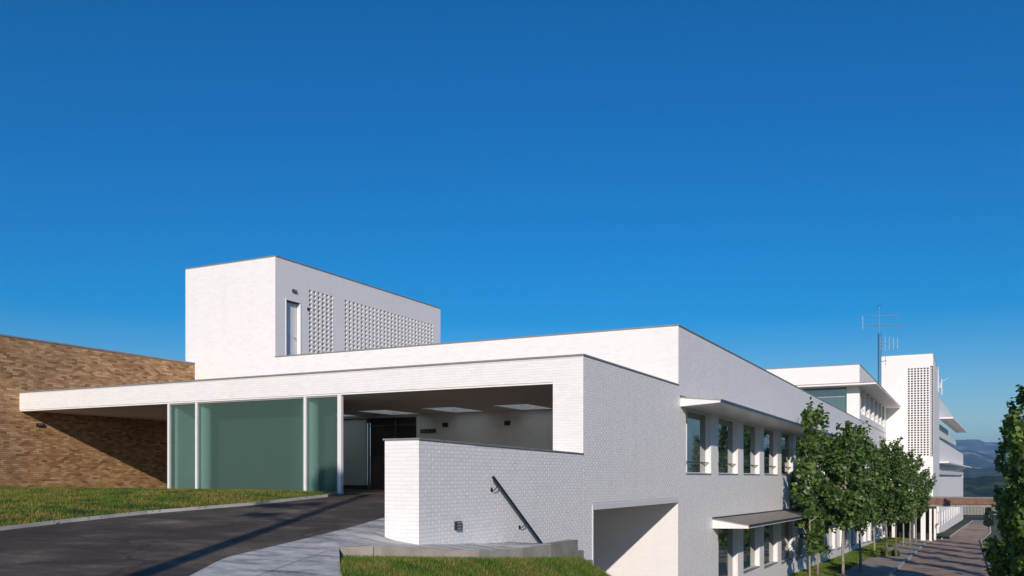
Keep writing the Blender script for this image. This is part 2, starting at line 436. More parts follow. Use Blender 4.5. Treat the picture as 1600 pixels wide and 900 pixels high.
# paving
def z_pav(x, y):
    A = z_drive(x, y)+.03
    B = max(-1.44, -1.19-.055*(y-12.8)-.1*(x+9.05))
    if y < 11.8: return A - .03*0
    return A+(B-A)*sm(-10.3, -9.5, x)*sm(11.8, 12.6, y)
pv = poly_rows('pavement', sorted({*np.arange(-6, 17.3, .5).tolist(), 12.0, 12.06, 12.3, 17.3}), pav_l, pav_r, 0, z_pav, M['paving'], 22)
# dark joints cut in the paving
jm = MB()
for (p, q) in (((345, 865.5), (528, 865.0)),):
    a = at_z(*p, -1.17); b = at_z(*q, -1.2)
    a = Vector((a.x, a.y, z_pav(a.x, a.y)+.004)); b = Vector((b.x, b.y, z_pav(b.x, b.y)+.004))
    d = Vector((0, .018, 0)); 
    n = 10
    for i in range(n):
        s, e = a.lerp(b, i/n), a.lerp(b, (i+1)/n)
        s.z = z_pav(s.x, s.y)+.005; e.z = z_pav(e.x, e.y)+.005
        jm.quad(s-d, e-d, e+d, s+d)
def joint_line(pa, pb, n=14, w=.007):
    for i in range(n):
        a = Vector(pa).lerp(Vector(pb), i/n); b = Vector(pa).lerp(Vector(pb), (i+1)/n); dd = (b-a).normalized(); nr = Vector((-dd.y, dd.x, 0))*w
        for q in (a, b): q.z = z_pav(q.x, q.y)+.005
        jd.quad(a-nr, b-nr, b+nr, a+nr)
jd = MB()
joint_line((-10.9, 14.0, 0), (-9.85, 14.0, 0)); joint_line((-10.6, 12.0, 0), (-9.42, 12.0, 0)); joint_line((-9.5, 9.1, 0), (-6.9, 9.1, 0)); joint_line((-9.42, 12.0, 0), (-8.6, 9.1, 0)); joint_line((-9.05, 15.6, 0), (-8.03, 15.6, 0))
jd.build('pavement_joint', M['concdark'], pv)
jm.build('pavement_joint', M['conc'], pv)
# edge stones of the raised paving
edge = [(-9.37, 12.0), (-9.0, 12.45), (-8.15, 14.5), (-8.0, 16.0), (-7.95, 17.3)]
for i in range(len(edge)-1):
    (x0, y0), (x1, y1) = edge[i], edge[i+1]; L = math.hypot(x1-x0, y1-y0); nseg = max(1, round(L/1.0))
    for k in range(nseg):
        a = Vector((x0+(x1-x0)*k/nseg, y0+(y1-y0)*k/nseg, 0)); b = Vector((x0+(x1-x0)*(k+1)/nseg, y0+(y1-y0)*(k+1)/nseg, 0))
        d = (b-a).normalized(); nr = Vector((d.y, -d.x, 0)); b = b-d*.008
        za, zb = z_pav(a.x-.05, a.y)+.004, z_pav(b.x-.05, b.y)+.004
        q = [a-nr*.06+Vector((0, 0, za)), b-nr*.06+Vector((0, 0, zb)), b+nr*.08+Vector((0, 0, zb)), a+nr*.08+Vector((0, 0, za))]
        MB().prism(q, (0, 0, -.55)).build('edge_stone', M['beige'], pv)
# left lawn sheet
def z_lawn(x, y):
    dk = kerb_x(y)-x
    return z_drive(x, y)+.05+.10*sm(0, 2.5, dk)*sm(0, 2.0, 22.4-y)
lawn_ys = [y for y in np.linspace(yl, 21.93, 40)]
def lawn_l(y): return XB+.012 if y > 14 else XB+.012
poly_rows('lawn', lawn_ys, lawn_l, lambda y: kerb_x(y)-.04, 0, z_lawn, M['turf'], 30)
# kerb stones along it
for i in range(len(kp)-1):
    a, b = kp[i], kp[i+1]; L = (b-a).length; n = max(1, round(L/1.0))
    for k in range(n):
        p, q = a.lerp(b, k/n), a.lerp(b, (k+1)/n); d = (q-p).normalized(); q = q-d*.012; nr = Vector((-d.y, d.x, 0)).normalized()
        for w in (p, q): w.z = z_drive(w.x, w.y)+.075
        MB().prism([p-nr*.0, q-nr*.0, q+nr*.09, p+nr*.09], (0, 0, -.3)).build('kerb_stone', M['conc'], None, kind='structure')
# turf bank sheet
def bank_l(y):
    if y < 12.03: return pav_r(y)+.0
    return pav_r(min(y, 17.3))+.02 if y < 20.2 else XC+.02
poly_rows('grass_bank', sorted({*np.arange(5, 26, .4).tolist(), 12.03, 12.05}), bank_l, lambda y: -3.5 if y < 16 else -4.0, .012, z_bank, M['turf'], 26)
# lower road, path, kerb, verge
ly = sorted({*np.arange(26, 296, 6.).tolist(), 296})
zl = lambda x, y: z_low(y)
poly_rows('verge', ly, lambda y: XC+.01, lambda y: -6.75, .03, zl, M['turf'], 4)
road_l = interp([(0, -4.05), (118, -4.05), (125, -2.2), (155, -1.6), (296, 1.4)]); road_r = interp([(0, 1.2), (118, 1.2), (155, 2.9), (296, 5.6)])
ly = sorted({*ly, 118, 121, 125})
poly_rows('path', ly, lambda y: -6.75, lambda y: -4.2 if y < 119 else -5.2, .06, zl, M['pathpave'], 4)
fy = [y for y in ly if y >= 118]
poly_rows('far_verge', fy, lambda y: -5.2, lambda y: road_l(y)-.15, .035, zl, M['turf'], 4)
poly_rows('road', ly, road_l, road_r, .004, zl, M['road'], 6)
poly_rows('right_verge', ly, lambda y: road_r(y)+.15, lambda y: 12, .03, zl, M['turf'], 4)
y = 26.
while y < 290:
    L = 1.0 if y < 110 else 6.0
    for (x0, x1, nm) in ((road_l(y+.5)-.15, road_l(y+.5), 'kerb_stone'), (road_r(y+.5), road_r(y+.5)+.15, 'kerb_stone')):
        z0 = z_low(y); z1 = z_low(y+L-.015)
        MB().prism([(x0, y, z0+.12), (x1, y, z0+.12), (x1, y+L-.015, z1+.12), (x0, y+L-.015, z1+.12)], (0, 0, -.3)).build(nm, M['conc'], None, kind='structure')
    y += L

# ------------------------------------------------------------------ grass blades
def blades(name, n, sampler, h, w, mat, fz):
    P = sampler(n); n = len(P)
    z = np.array([fz(x, y) for x, y in P]); ang = RNG.uniform(0, 2*pi, n); hh = h*RNG.uniform(.5, 1.35, n); lean = RNG.uniform(.1, .8, n)*hh
    la = RNG.uniform(0, 2*pi, n); ww = w*RNG.uniform(.6, 1.3, n)
    V = np.zeros((n, 3, 3)); base = np.c_[P, z-.01]
    d = np.c_[np.cos(ang)*ww, np.sin(ang)*ww, np.zeros(n)]
    V[:, 0] = base-d; V[:, 1] = base+d; V[:, 2] = base+np.c_[np.cos(la)*lean, np.sin(la)*lean, hh]
    o = fast_mesh(name, V.reshape(-1, 3), 3, mat, kind='stuff'); return o
def samp_lawn(n):
    out = []
    while len(out) < n:
        y = RNG.uniform(yl, 21.9, n); x = RNG.uniform(XB+.05, -16.5, n)
        kx = np.array([kerb_x(a) for a in y]); k = x < kx-.02+RNG.exponential(.012, n)
        out += list(zip(x[k], y[k]))
    return np.array(out[:n])
tag(blades('lawn_grass', 130000, samp_lawn, .075, .011, M['blades'], z_lawn), 'sunlit green and straw coloured lawn in front of the brown brick wall and frosted glass', 'grass')
def samp_bank(n):
    out = []
    while len(out) < n:
        y = RNG.uniform(9.0, 22.5, n); x = RNG.uniform(-9.35, -5.2, n)
        bl = np.array([bank_l(a) for a in y]); k = (x > bl-.015)
        out += list(zip(x[k], y[k]))
    return np.array(out[:n])
tag(blades('bank_grass', 110000, samp_bank, .085, .007, M['blades2'], z_bank), 'green grass on the small bank in front of the paved ramp edge', 'grass')
def samp_verge(n): return np.c_[RNG.uniform(XC+.05, -6.78, n), 34+RNG.random(n)**1.3*90]
tag(blades('verge_grass', 60000, samp_verge, .12, .02, M['blades2'], lambda x, y: z_low(y)+.03), 'strip of grass along the foot of the long white building', 'grass')
def samp_r(n): return np.c_[RNG.uniform(1.4, 6, n), 34+RNG.random(n)**1.3*80]
tag(blades('roadside_grass', 25000, samp_r, .16, .025, M['blades2'], lambda x, y: z_low(y)+.03), 'grass under the leafy trees on the right side of the road', 'grass')

# ================================================================== ENTRANCE CANOPY
ec = thing('entrance_canopy', 'long low white brick entrance canopy with deep fascia, frosted green glass screens and skylit portico', 'entrance canopy', (-17, 22, -.53))
f = MB(); wall_holes(f, 'y', Y0, Y0+.3, XB+.005, XC-.31, ZS+.05, ZC-.04, []); f.build('fascia', M['joint'], ec)
MB().box(XB+.005, XC-.302, Y0+.02, Y0+.28, ZS, ZS+.05).build('fascia_drip_edge', M['wsmooth'], ec)
brick_wall(ec, 'y', Y0, -1, XB+.01, XC, ZS+.05, ZC-.05, [], M['wbrick'])
MB().box(-9.95, XC-.31, Y0, Y0+.3, .55, ZS+.05).build('pier', M['joint'], ec)
brick_wall(ec, 'y', Y0, -1, -9.95, XC, .6, ZS+.05, [], M['wbrick'])
# side wall with garage opening (X = XC plane)
GY0, GY1, GZ = 22.65, YM-.001, -.9
s = MB(); wall_holes(s, 'x', XC-.31, XC, Y0, GY1, -5.6, ZC-.04, [(GY0, GY1+1, -6, GZ)]); s.build('side_wall', M['joint'], ec)
brick_wall(ec, 'x', XC, 1, Y0-.008, YM, -5.5, ZC-.05, [(GY0-.07, GY1+1, -6, GZ+.15)], M['wbrick'], singles=300, key=lambda r: r[0]*1.0+abs(r[2]-.9)*1.2)
MB().box(XC-.30, XC+.016, GY0-.07, YM+.0, GZ+.002, GZ+.15).build('lintel', M['whiteframe'], ec)
MB().box(XC-.30, XC+.016, GY0-.07, GY0, -5.4, GZ+.0).build('opening_trim', M['whiteframe'], ec)
# garage room
g = MB(); g.box(-17.2, XC-.312, GY0-.3, GY0, -5.6, GZ).box(-17.2, -17, GY0, YM, -5.6, GZ); g.build('garage_wall', M['wsmooth'], ec)
MB().box(-17.2, XC-.312, GY0-.3, YM-.002, GZ+.001, -.76).build('garage_ceiling', M['soffit'], ec)
MB().box(-17.2, XC, GY0-.3, YM+.3, -5.4, -5.0).build('garage_floor', M['conc'], ec)
# coping
c = MB(); c.box(XB, XC+.03, Y0-.03, Y0+.32, ZC-.045, ZC).box(XC-.33, XC+.03, Y0+.32, YM-.003, ZC-.045, ZC); c.build('coping', M['coping'], ec)
# roof/soffit with skylight wells
sk = [(-14.4-2.97*k, 29.22) for k in range(4)]
holes = [(x-.7, x+.7, y-1.2, y+1.2) for x, y in sk]
def slab_holes(mb, x0, x1, y0, y1, z0, z1, holes):
    As = sorted({x0, x1, *[h[0] for h in holes], *[h[1] for h in holes]})
    for i in range(len(As)-1):
        p, q = As[i], As[i+1]; m = (p+q)/2; hs = sorted([(h[2], h[3]) for h in holes if h[0] < m < h[1]]); y = y0
        for (a, b) in hs+[(y1, y1)]:
            if a > y: mb.box(p, q, y, a, z0, z1)
            y = b
slab = MB(); slab_holes(slab, XB+.01, XC-.312, Y0+.302, YM-.004, ZS+.03, ZS+.06, holes); slab.build('soffit', M['soffit'], ec)
slab = MB(); slab_holes(slab, XB+.01, XC-.312, Y0+.302, YM-.004, ZS+.063, ZS+.42, holes); slab.build('roof', M['gravelroof'], ec)
for (x, y) in sk:
    w = .7; q = 1.2; m = MB(); z0, z1 = ZS+.035, ZS+.46
    m.box(x-w, x+w, y-q, y-q+.03, z0, z1).box(x-w, x+w, y+q-.03, y+q, z0, z1).box(x-w, x-w+.03, y-q+.03, y+q-.03, z0, z1).box(x+w-.03, x+w, y-q+.03, y+q-.03, z0, z1)
    k = m.build('skylight', M['skylightwell'], ec)
    MB().box(x-w+.001, x+w-.001, y-q+.001, y+q-.001, z1+.002, z1+.02).build('opal_pane', M['opal'], k)
# glass screens
posts = [-24.4, -23.1, -18.46, -17.12]
for i, x in enumerate(posts):
    w = .045 if i < 3 else .07
    MB().box(x-w, x+w, Y0+.03, Y0+.14, -.6, ZS).build('screen_post', M['whiteframe'], ec)
for i in range(3):
    a, b = posts[i]+.05, posts[i+1]-.075
    MB().box(a, b, Y0+.08, Y0+.10, -.52, ZS-.05).build('glass_panel', M['frost'], ec)
    MB().box(a, b, Y0+.05, Y0+.13, ZS-.05, ZS-.003).build('head_rail', M['greyframe'], ec)
    MB().box(a, b, Y0+.05, Y0+.13, -.58, -.522).build('sill_rail', M['greyframe'], ec)
MB().box(-24.24, -18.25, Y0+1.2, Y0+1.3, -.53, ZS+.028).build('added_backing_wall', simple('dark_glass_backing', (.075, .11, .10), .8, var=.03), ec)  # added backing, hides the portico and gives the frosted glass its teal tone
for x in (-23.22, -18.60):     # round white columns standing close behind the frosted glass
    m = MB(); m.tube([(x, Y0+.48, -.53), (x, Y0+.48, ZS+.03)], .26, 28); m.build('column', M['wsmooth'], ec, smooth=False)
# wall at the back of the screens so that the glass has a dim room behind
MB().box(-24.4, -24.25, Y0+.31, YM-.01, -.53, ZS+.028).build('screen_return_wall', M['wsmooth'], ec)

# ================================================================== LOW WALL beside ramp
lw = thing('low_parapet_wall', 'low thick white brick parapet wall rising beside the ramp in front of the portico', 'wall', (-9.4, 14.0, -1.2))
YA = 14.0
def lw_top(y): return .69-.012*(y-YA)
m = MB(); m.prism([(XC, YA, -2.2), (XC, Y0-.012, -2.2), (XC, Y0-.012, lw_top(Y0)), (XC, YA, lw_top(YA))], (-.76, 0, 0)); m.build('wall_core', M['joint'], lw)
brick_wall(lw, 'x', XC, 1, YA-.008, Y0-.012, -2.1, .69, [], M['wbrick'], singles=300, key=lambda r: abs(r[0]-16.0)*.6+abs(r[2]+.3), topfun=lambda y: lw_top(y)+.001)
brick_wall(lw, 'y', YA, -1, XC-.76, XC+.008, -1.5, .69, [], M['wbrick'], singles=0)
m = MB(); m.prism([(XC+.03, YA-.03, lw_top(YA)), (XC+.03, Y0-.02, lw_top(Y0)), (XC+.03, Y0-.02, lw_top(Y0)+.03), (XC+.03, YA-.03, lw_top(YA)+.03)], (-.82, 0, 0)); m.build('coping', M['coping'], lw)
m = MB(); wall_holes(m, 'x', XC-.31, XC-.001, YA+2, Y0-.013, -5.6, -2.2, []); m.build('wall_foundation', M['joint'], lw)
brick_wall(lw, 'x', XC-.001, 1, 17.2, Y0-.012, -5.5, -2.11, [], M['wbrick'])

# stairs down beside the low wall
st = thing('outdoor_stair', 'narrow concrete stair descending along the white brick wall towards the garage opening', 'stair', (-8.6, 17.2, -1.44))
for i in range(13):
    y = 17.3+i*.3; z = -1.44-.17*i
    MB().box(XC+.012, -8.12, y, y+.3, z-1.2, z-.17*(i > 0)*0).build('step', M['concdark'], st)
for (y0, y1, zt) in ((17.32, 18.8, -1.43), (18.8, 19.15, -1.69), (19.15, 19.7, -1.96), (19.7, 20.3, -2.24), (20.3, 20.9, -2.55)):
    MB().box(-8.115, -7.9, y0, y1-.003, -5.5, zt).build('stair_cheek', M['concdark'], st)

# handrail
hr = thing('handrail', 'dark metal handrail sloping down the white brick wall on two brackets', 'handrail', (-9.0, 16.7, 0))
A = at_x(770, 746, -8.96); B = at_x(839.5, 841, -8.96)
d = (B-A).normalized(); up = Vector((0, -d.z, d.y)); pr = [(.0, .022), (.0, -.022)]
m = MB(); q = [A+up*.04+Vector((-.02, 0, 0)), A+up*.04+Vector((.02, 0, 0)), A-up*.015+Vector((.02, 0, 0)), A-up*.015+Vector((-.02, 0, 0))]
m.prism(q, B+d*.6-A); m.build('rail', M['blackmetal'], hr)
for k in (.10, .71):
    p = A.lerp(B, k); w = Vector((XC+.012, p.y-.1, p.z-.12))
    m = MB(); m.tube([w, w+Vector((.05, 0, -.02)), p-up*.06+Vector((0, 0, -.02)), p-up*.01], .011, 6)
    m.tube([w, w+Vector((.012, 0, 0))], .045, 12); m.build('bracket', M['blackmetal'], hr)

# wall lights
def light_box(label, pos, axis, w=.26, h=.13, square=False, group=None, grille=3):
    t = thing('wall_light', label, 'wall light', pos, group)
    x, y, z = pos
    if axis == 'x':
        MB().box(x, x+.06, y-w/2, y+w/2, z-h/2, z+h/2).build('housing', M['blackmetal'], t)
        for k in range(grille):
            zz = z-h/2+h*(k+.5)/grille
            MB().box(x+.061, x+.066, y-w*.38, y+w*.38, zz-h*.1, zz+h*.1).build('lens_slot', M['greyframe'], t)
    else:
        MB().box(x-w/2, x+w/2, y-.06, y, z-h/2, z+h/2).build('housing', M['blackmetal'], t)
        for k in range(grille):
            zz = z-h/2+h*(k+.5)/grille
            MB().box(x-w*.38, x+w*.38, y-.066, y-.061, zz-h*.1, zz+h*.1).build('lens_slot', M['steel'], t)
    return t
p = at_x(714, 821, XC+.01); light_box('square dark recessed light low on the white brick wall beside the ramp', p, 'x', .2, .17)
p = at_x(62, 664, XB+.01); light_box('small dark light box on the brown brick wall beside the end of the canopy', p, 'x', .3, .12, grille=1)

# ================================================================== BROWN BRICK WALL
bw = thing('brown_brick_wall', 'tall brown brick wall at the left, partly shaded by the end of the canopy', 'wall', (XB, 22, -.6))
MB().box(XB-.4, XB, 8, YM-.004, -1.6, ZM-.06).build('wall_core', M['bjoint'], bw)
brick_wall(bw, 'x', XB, 1, 14.0, YM-.01, -.62, ZM-.06, [], M['bbrick'], singles=300, key=lambda r: abs(r[0]-21.4)*.8+abs(r[2]-2.4)*.4, proud=.008)
m = MB(); m.box(XB-.42, XB+.02, 8, YM-.006, ZM-.06, ZM); m.build('coping', M['coping'], bw)
MB().box(XB+.001, XB+.06, 12, Y0-.1, -1.5, -.47).build('plinth', M['conc'], bw)

# ================================================================== MAIN WING
mw = thing('main_wing', 'long white brick main building with flat parapet, ribbon windows and projecting eaves facing the trees', 'building', (-20, 31, -.5))
YE = 120.0
# front wall Y = YM
fh = [(-23.72, -19.98, -.53, 2.45)]
m = MB(); wall_holes(m, 'y', YM, YM+.35, -33.5, XC-.452, -5.6, ZM-.04, fh); m.build('front_wall', M['wwall'], mw)
brick_wall(mw, 'y', YM, -1, -27.4, XC, ZC-.3, ZM-.05, [], M['wbrick'], proud=.003)
brick_wall(mw, 'y', YM, -1, -32.2, XC-.32, -.5, ZS, [(-23.75, -19.95, -1, 2.47)], M['wbrick'], proud=.003)
# side wall X = XC with openings
mod = 4.62; bays = [(31.6+mod*k, 35.12+mod*k) for k in range(19)]
EAVE_END = 118.5
up_h = [(a, b, .12, 2.47) for a, b in bays if b < EAVE_END]
lo_h = []
for k in range(1, 19):
    a, b = bays[k]; sill = -6.2 if k == 1 else -4.35-.19*(k-2)
    lo_h.append((a, b, sill, -2.06-.012*(a-35)))
m = MB(); wall_holes(m, 'x', XC-.45, XC, YM, YE, -9.5, ZM-.04, up_h+lo_h); m.build('side_wall', M['wwall'], mw)
brick_wall(mw, 'x', XC, 1, YM, 62, -6.0, ZM-.05, [(h[0]-.02, h[1]+.02, h[2]-.05, h[3]+.06) for h in up_h+lo_h], M['wbrick'], singles=0, proud=.004)
c = MB(); c.box(-27.4, XC+.03, YM-.03, YM+.36, ZM-.045, ZM).box(XC-.46, XC+.03, YM+.36, YE, ZM-.045, ZM); c.build('coping', M['coping'], mw)
MB().box(-45, XC-.455, YM+.355, YE, 4.5, 4.7).build('roof', M['gravelroof'], mw)
MB().box(-33, XC-.452, YM+.35, YE, -.75, -.55).build('floor_slab', M['conc'], mw)
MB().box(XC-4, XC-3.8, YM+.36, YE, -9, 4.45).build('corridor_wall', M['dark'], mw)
# eaves (wedge section)
def eave(y0, y1, zt, zu, zo_t, zo_u, slope=0):
    dz = slope*(y1-y0)
    e = thing_part('eave', mw)
    m = MB(); m.prism([(XC+.012, y0, zu), (XC+1.43, y0, zo_u), (XC+1.43, y0, zo_t-.025), (XC+.012, y0, zt-.025)], (0, y1-y0, dz)); a = m.build('eave', M['whiteframe'], mw)
    m = MB(); m.prism([(XC+.012, y0-.01, zt-.024), (XC+1.45, y0-.01, zo_t-.024), (XC+1.45, y0-.01, zo_t+.012), (XC+.012, y0-.01, zt+.02)], (0, y1-y0+.01, dz)); m.build('metal_cover', M['eavetop'], a)
    m = MB(); m.prism([(XC+1.451, y0-.012, zo_t-.055), (XC+1.465, y0-.012, zo_t-.055), (XC+1.465, y0-.012, zo_t+.03), (XC+1.451, y0-.012, zo_t+.03)], (0, y1-y0, dz))
    m.prism([(XC+.012, y0-.011, zt-.0), (XC+.04, y0-.011, zt-.0), (XC+.04, y0-.011, zt+.07), (XC+.012, y0-.011, zt+.07)], (0, y1-y0, dz))
    m.build('drip_edge', M['steel'], a)
def thing_part(*a): return None
eave(30.85, EAVE_END, 2.80, 2.48, 2.66, 2.575)
eave(35.3, EAVE_END, -1.68, -2.05, -1.90, -2.02, -.012)
# windows
def window(a, b, z0, z1, door=False, near=True):
    xg = XC-.22
    w = MB().box(xg-.02, xg, a+.03, b-.03, z0+.03, z1-.0)
    g = w.build('window', M['glass'], mw)
    fr = MB(); t = .05
    fr.box(xg, xg+.06, a, a+t, z0, z1).box(xg, xg+.06, b-t, b, z0, z1).box(xg, xg+.06, a+t, b-t, z0, z0+t).box(xg, xg+.06, a+t, b-t, z1-t, z1)
    fr.box(xg, xg+.07, a+.62, a+.70, z0+t, z1-t)
    fr.build('frame', M['whiteframe'], g)
    sv = MB().box(xg-.0, XC+.02, a-.0, b+.0, z0-.04, z0+.012); sv.build('sill', M['coping'], g)
    if near and not door:
        r = MB(); zr = z0+.42
        r.box(XC-.11, XC-.08, a+.01, b-.01, zr, zr+.03)
        for q in (a+.3, b-.3): r.tube([(XC-.095, q, zr+.01), (XC-.21, q, zr-.06)], .01, 5)
        r.build('guard_rail', M['steel'], g)
for k, (a, b, z0, z1) in enumerate(up_h): window(a, b, z0, z1, near=k < 9)
for k, (a, b, z0, z1) in enumerate(lo_h): window(a, b, z0, z1, door=True)
# curtains behind? plain white blind just inside lower part of the near windows is left out: glass shows reflections
# entrance doors in the front wall
M['doordark'] = simple('dark_brown_door', (.045, .03, .026), .45)
de = MB().box(-22.4, -20.0, YM+.2, YM+.25, -.53, 2.45).build('entrance_door', M['doordark'], mw)
MB().box(-22.38, -21.15, YM+.16, YM+.2, -.5, .75).build('door_panel', M['wood'], de)
MB().box(-21.05, -20.02, YM+.16, YM+.2, -.5, .75).build('door_panel', M['wood'], de)
fr = MB(); 
for x in (-22.45, -21.1, -19.98-.06): fr.box(x, x+.06, YM+.08, YM+.158, -.53, 2.45)
fr.box(-22.4, -20.0, YM+.1, YM+.15, .78, .84).box(-22.4, -20., YM+.1, YM+.15, 2.1, 2.16)
fr.build('door_frame', simple('brown_grey_frame', (.14, .115, .105), .45, .2), de)
MB().box(-23.7, -22.5, YM+.05, YM+.07, -.35, 2.4).build('side_glass', simple('satin_glass', (.62, .70, .68), .35, var=.02), mw)
MB().box(-23.72, -22.46, YM+.03, YM+.09, -.53, -.35).build('side_glass_rail', M['steel'], mw)
p = at_y(669, 673.5, YM-.02)
sg = thing('wall_sign', 'narrow dark blue sign plate with pale lettering beside the entrance doors', 'sign', p)
MB().box(p.x-.36, p.x+.36, p.y-.03, p.y, p.z-.075, p.z+.075).build('plate', M['signblue'], sg)
m = MB()
for i in range(13):
    if i in (4, 9): continue
    xx = p.x-.3+i*.046; m.box(xx, xx+.026, p.y-.034, p.y-.031, p.z-.018, p.z+.022 if i % 3 else p.z+.032)
m.build('lettering', M['greyframe'], sg)
p = at_y(696, 664, YM-.012); light_box('left one of two small dark lights on the shaded portico wall, nearer the sign', p, 'y', .24, .17)
p = at_y(793, 661, YM-.012); light_box('right one of two small dark lights on the shaded portico wall, nearer the white pier', p, 'y', .24, .17)

# ================================================================== ROOF TOWER
XT = -27.4; YT1 = 44.6; XTL = -32.9
rt = thing('roof_tower', 'tall windowless white brick rooftop block with a door and rows of small ventilation openings', 'building', (-30, 37, 4.7))
m = MB(); wall_holes(m, 'y', YM+.0, YM+.3, XTL, XT-.302, 5.31, ZT-.04, []); m.box(XTL, -33.5-.0, YM, YM+.3, 5.2, 5.3) if False else None
m.box(XTL, XTL+.3, YM+.3, YT1, -5, ZT-.04).box(XTL+.3, XT-.302, YT1-.3, YT1, 4.7, ZT-.04)
m.box(XTL, XTL+.6, YM+.001, YM+.3, -.5, 5.309)
m.build('front_wall', M['wwall'], rt)
DY0, DY1, DZ1 = 31.32, 32.35, 7.98
gz = [8.60-.2135*k for k in range(18)]
def screen_cols(s, n, p): return [s+p*k for k in range(n)]
c1 = screen_cols(32.93, 6, .313); c2 = screen_cols(35.62, 25, .331)
zb = gz[-1]-.06
m = MB(); wall_holes(m, 'x', XT-.3, XT, YM, YT1, 4.6, ZT-.04, [(YM-1, YM+.352, 4, 5.31), (DY0, DY1, 4.0, DZ1), (c1[0]-.05, c1[-1]+.24, zb, 8.80), (c2[0]-.05, c2[-1]+.24, zb, 8.80)]); m.build('side_wall', M['wwall'], rt)
def screen(name, cols, w, rows, h, x0, x1, ztop, zbot, par, axis='x', endpad=.05, mat='wwall'):
    m = MB(); a0, a1 = cols[0]-endpad, cols[-1]+w+endpad
    prev = ztop
    for z in rows:
        if axis == 'x': m.box(x0, x1, a0, a1, z+h, prev)
        else: m.box(a0, a1, x0, x1, z+h, prev)
        prev = z
        edges = [a0]+[q for cc in cols for q in (cc, cc+w)]+[a1]
        for i in range(0, len(edges), 2):
            if axis == 'x': m.box(x0, x1, edges[i], edges[i+1], z, z+h)
            else: m.box(edges[i], edges[i+1], x0, x1, z, z+h)
    if prev > zbot:
        if axis == 'x': m.box(x0, x1, a0, a1, zbot, prev)
        else: m.box(a0, a1, x0, x1, zbot, prev)
    return m.build(name, M[mat], par)
screen('ventilation_screen', c1, .19, gz, .135, XT-.16, XT-.0, 8.80, zb, rt, endpad=.05)
screen('ventilation_screen', c2, .19, gz, .135, XT-.16, XT-.0, 8.80, zb, rt, endpad=.05)
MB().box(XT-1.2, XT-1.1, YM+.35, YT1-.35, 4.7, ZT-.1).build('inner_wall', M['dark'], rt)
c = MB(); c.box(XTL-.02, XT+.03, YM-.03, YM+.3, ZT-.045, ZT).box(XT-.3, XT+.03, YM+.3, YT1, ZT-.045, ZT).box(XTL-.02, XT-.3, YM+.3, YT1, ZT-.1, ZT-.02); c.build('coping', M['coping'], rt)
dr = MB().box(XT-.24, XT-.2, DY0+.04, DY1-.04, 4.7, DZ1-.04).build('door', M['door'], rt)
MB().tube([(XT-.2, DY1-.16, 6.35), (XT-.14, DY1-.16, 6.35), (XT-.14, DY1-.30, 6.35)], .014, 6).build('handle', M['steel'], dr)
fr = MB(); fr.box(XT-.19, XT+.02, DY0-.0, DY0+.04, 4.7, DZ1).box(XT-.19, XT+.02, DY1-.04, DY1, 4.7, DZ1).box(XT-.19, XT+.02, DY0-.02, DY1+.02, DZ1, DZ1+.07); fr.build('door_frame', M['whiteframe'], dr)
p = at_x(459.5, 455, XT+.008); light_box('small dark light above the rooftop door', p, 'x', .26, .13, grille=2)
p = at_x(481, 483, XT+.004); tag(MB().box(p.x, p.x+.05, p.y-.05, p.y+.05, p.z-.06, p.z+.06).build('bell_box', M['blackmetal']), 'tiny dark switch box on the wall right of the rooftop door', 'switch box')
MB().box(XTL-.0+.0, XT-.31, YM+.31, YT1-.31, ZT-.3, ZT-.12).build('roof', M['gravelroof'], rt)
brick_wall(rt, 'y', YM, -1, XTL, XT, 5.31, ZT-.05, [], M['wbrick'], proud=.003)
brick_wall(rt, 'y', YM, -1, -32.28, XT, ZC-.3, 5.31, [], M['wbrick'], proud=.003)

# ================================================================== FAR ROOFTOP PAVILION
pb = thing('rooftop_pavilion', 'white upper storey on the far roof with broad thin eave and tall windows', 'building', (-20, 95, 4.7))
YP = 89.3; ZP0, ZP1 = 8.62, 10.55
MB().box(-40, XC-.0, YP, 120, ZP0, ZP1-.06).build('parapet', M['wsmooth'], pb)
MB().box(-40, XC+.04, YP-.04, 120, ZP1-.058, ZP1).build('coping', M['coping'], pb)
e = MB().box(-40, XC+1.6, YP-1.6, 124.5, ZP0-.16, ZP0-.002).build('eave', M['wsmooth'], pb)
MB().box(-40, XC+1.62, YP-1.62, 124.5, ZP0-.0, ZP0+.05).build('metal_cover', M['copper'], e)
# front: glazing + corner pier
xa = at_y(1323, 630, YP).x
MB().box(xa, XC, YP+.005, YP+.6, 5.36, ZP0-.162).build('corner_pier', M['wsmooth'], pb)
gl = MB().box(-40, xa, YP+.45, YP+.5, 4.7, ZP0-.162).build('window', M['glass'], pb)
fr = MB().box(-40, xa, YP+.38, YP+.45, 7.55, 7.63)
x = xa
while x > -40: fr.box(x-.06, x, YP+.38, YP+.448, 4.7, ZP0-.163); x -= 3.3
fr.build('frame', M['greyframe'], gl)
pbays = [(90.6+4.62*k, 94.0+4.62*k) for k in range(6)]
m = MB(); wall_holes(m, 'x', XC-.45, XC, YP+.6, 119.9, 5.36, ZP0-.162, [(a, b, 6.0, ZP0) for a, b in pbays]); m.build('side_wall', M['wsmooth'], pb)
for a, b in pbays:
    g = MB().box(XC-.4, XC-.38, a, b, 6.0, ZP0-.163).build('window', M['glass'], pb)
    MB().box(XC-.38, XC-.32, a+.5, a+.58, 6.0, ZP0-.165).box(XC-.12, XC-.08, a, b, 6.5, 6.54).build('frame', M['greyframe'], g)
MB().box(-39, XC-.6, YP+4, YP+4.2, 4.7, 8.4).build('inner_wall', M['dark'], pb)

